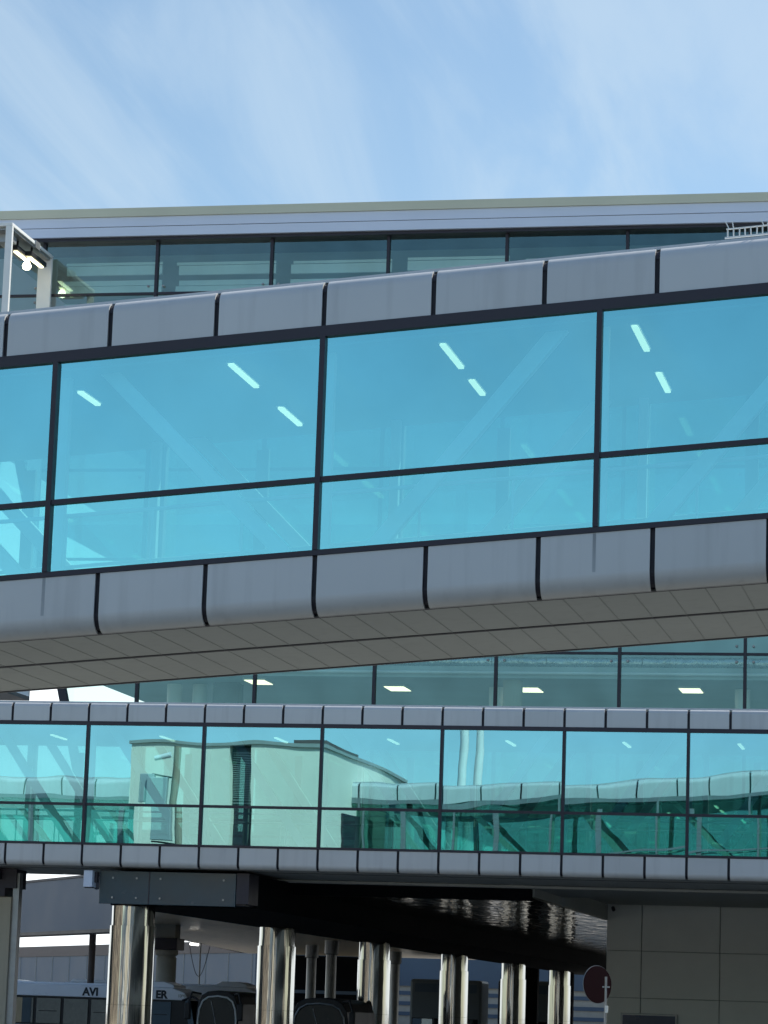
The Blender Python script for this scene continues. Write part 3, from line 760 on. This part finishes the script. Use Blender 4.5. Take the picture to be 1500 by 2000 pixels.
# ------------------------------------------------------------------ rooftop items on the upper bridge
xo, ya, yb, zt = -35.2, 98.7, 103.5, 30.15
pf = empty('portal_frame', (xo, 101, 13.6), 'tall white steel portal frame with lit lamps on the terminal front, left edge', 'portal frame')
MB().box(xo - .25, xo, ya, ya + .17, 13.4, zt).build('post', M['white'], pf, bevel=.015)
MB().box(xo - .55, xo, yb - .14, yb, 13.4, zt).build('post', M['white'], pf, bevel=.015)
MB().box(xo - 1.3, xo, ya, yb, zt + .001, zt + .13).build('top_beam', M['white'], pf, bevel=.015)
MB().box(xo - 1.3, xo, ya, yb, 13.25, 13.398).build('bottom_beam', M['galv'], pf, bevel=.015)
k_ = MB(); k_.box(xo - 1.25, xo - .06, ya + .2, yb - .2, zt - .09, zt - .002); k_.box(xo - 1.1, xo - .2, ya + .7, ya + 1.1, zt - .4, zt - .09)
k_.box(xo - .1, xo + .04, ya + 2.6, ya + 3.1, zt - .12, zt + .16); k_.build('underside_tray', M['galv'], pf)
for i, (yy, xx) in enumerate(((ya + 1.7, xo - .40), (ya + 2.6, xo - .15))):
    r = empty('floodlight', (xx, yy, zt - .25), 'small lit lamp hanging under the white portal frame, the %s one' % ('left and brighter', 'right and narrower')[i], 'floodlight', 'lamps under the white portal frame')
    MB().box(xx - .18, xx + .14, yy - .25, yy + 1.5, zt - .50, zt - .32).build('housing', M['dark'], r, bevel=.02)
    MB().bar((xx, yy + .1, zt - .32), (xx, yy + .1, zt - .09), .07).build('hanger', M['dark'], r)
    MB().box(xx - .07, xx + .07, yy - .1, yy + 1.35, zt - .56, zt - .505).build('lens', M['tubewarm'], r)
    if i == 0:
        MB().lathe(xx + .02, yy + 1.2, [(.0, zt - .92), (.12, zt - .87), (.17, zt - .75), (.12, zt - .63), (.0, zt - .58)], 20).build('bulb', M['floodlamp'], r, True)
bsx = empty('bird_spikes', (-3.2, 39.45, 12.9), 'white comb of small bars on the upper footbridge roof at the right edge', 'bird spikes')
k_ = MB(zfu); k_.box(-3.68, -1.0, 39.40, 39.44, 12.42, 12.44); k_.box(-3.66, -1.0, 39.40, 39.43, 12.545, 12.56); k_.build('rail', M['white'], bsx)
k_ = MB(zfu)
for i in range(34):
    x = -3.64 + i * .08
    k_.bar((x, 39.42, 12.43), (x + random.uniform(-.006, .006), 39.42, 12.55), .018)
k_.build('upright', M['white'], bsx)
k_ = MB(zfu)
for x, dx in ((-3.62, -.05), (-3.56, -.02), (-3.14, -.05), (-3.10, .03), (-2.7, -.04)): k_.bar((x, 39.42, 12.55), (x + dx, 39.42, 12.66), .014)
k_.build('spike', M['white'], bsx)

# ------------------------------------------------------------------ things that stand to the left of the view and are mirrored in the lower bridge, then unseen blocks added for the columns
tw = empty('cream_building', (-29, 42, 0), 'cream rendered block mirrored in the panes of the lower footbridge', 'building')
MB().box(-28.2, -25.2, 34.2, 50.35, 0, 12.3).build('east_wall', M['render_wall'], tw)
MB().box(-32.8, -29.05, 34.2, 50.35, 0, 12.3).build('west_wall', M['render_wall'], tw)
MB().box(-29.05, -28.2, 34.4, 49.9, 0, 12.2).build('window_slot', M['frame'], tw)
k_ = MB()
for i in range(26): k_.box(-29.04, -28.21, 49.9, 49.96, 10.0 + i * .08, 10.03 + i * .08)
k_.build('slot_louvre', M['galv'], tw)
MB().box(-32.9, -25.1, 34.1, 50.43, 12.303, 12.42).build('parapet', M['seam'], tw)
MB().box(-27.6, -26.1, 40, 46, 12.43, 12.95).build('roof_hatch', M['brown'], tw)
k_ = MB(); k_.box(-25.19, -25.1, 44.6, 47.5, 6, 9.9); k_.build('wall_opening', M['frame'], tw)
pp = empty('utility_pole', (-29.8, 54.6, 0), 'weathered timber pole with grey boxes mirrored in the lower footbridge panes', 'utility pole')
MB().lathe(-29.8, 54.6, [(.16, 0), (.13, 11.8)], 16).build('pole', M['wood'], pp, True)
MB().box(-30.85, -30.05, 54.5, 54.8, 8.3, 10.6).build('cabinet', M['greybox'], pp, bevel=.03)
MB().box(-31.15, -30.6, 54.4, 54.7, 9.7, 10.75).build('small_box', M['greybox'], pp, bevel=.03)
k_ = MB(); k_.bar((-30.7, 54.6, 10.75), (-29.8, 54.6, 10.55), .06); k_.bar((-30.85, 54.6, 8.25), (-29.8, 54.6, 8.2), .06); k_.build('bracket', M['dark'], pp)
MB().bar((-30.6, 54.7, 11.35), (-30.0, 54.7, 11.5), .2, seg=12).build('lamp_head', M['white'], pp, True)
for i, (x, y) in enumerate(((-23.9, 29.7), (-23.1, 29.7))):
    r = empty('flagpole', (x, y, 0), 'thick white mast mirrored in the lower footbridge, the %s one of the pair' % ('left', 'right')[i], 'mast', 'white masts mirrored in the lower footbridge')
    MB().lathe(x, y, [(.24, 0), (.20, 16.0)], 20).build('mast', M['white'], r, True)
    MB().lathe(x, y, [(.35, 0), (.35, .1), (.2, .15)], 20).build('base', M['galv'], r, True)
wb = empty('added_sandstone_block', (-70, 80, 0), 'added unseen sandstone block far left of the view for warm reflections in polished columns', 'building')  # added out of view to put warm streaks into the steel columns
MB().box(-80, -64, 40, 104, 0, 9).build('wall', M['cream2'], wb)
MB().box(-80.3, -63.7, 39.7, 104.3, 9.003, 9.4).build('roof', M['brown'], wb)
for i in range(11): MB().box(-63.99, -63.95, 42.5 + i * 5.6, 45.3 + i * 5.6, 1.5, 7).build('window', M['frame'], wb)
hg = empty('added_hangar', (0, -70, 0), 'added unseen dark wall behind the viewer, pale panels putting streaks in the polished columns', 'building')  # added behind the viewer as a striped backdrop for the columns to mirror
MB().box(-150, 140, -90, -70, 0, 11).build('wall', M['slate'], hg)
for i in range(14): MB().box(-140 + i * 20, -133 + i * 20 + (i % 3) * 2, -69.99, -69.9, 0, 8).build('streak_panel', (M['white'], M['cream2'], M['galv'])[i % 3], hg)  # pale panels added only for bright streaks in the column reflections
mp_ = empty('added_parking_block', (30, 20, 0), 'added unseen dark block right of the view to darken reflections in the polished columns', 'building')  # added out of view so the right halves of the columns reflect dark
for k in range(3): MB().box(18, 60, -60, 74, k * 3.2 + 2.2, k * 3.2 + 3.2).build('parapet', M['conc'], mp_)
MB().box(19, 59, -59, 73, 0, 9.4).build('core', M['dark'], mp_)
for i in range(12): MB().box(18.1, 18.9, -58 + i * 11.5, -57 + i * 11.5, 0, 2.2).build('pillar', M['conc'], mp_)
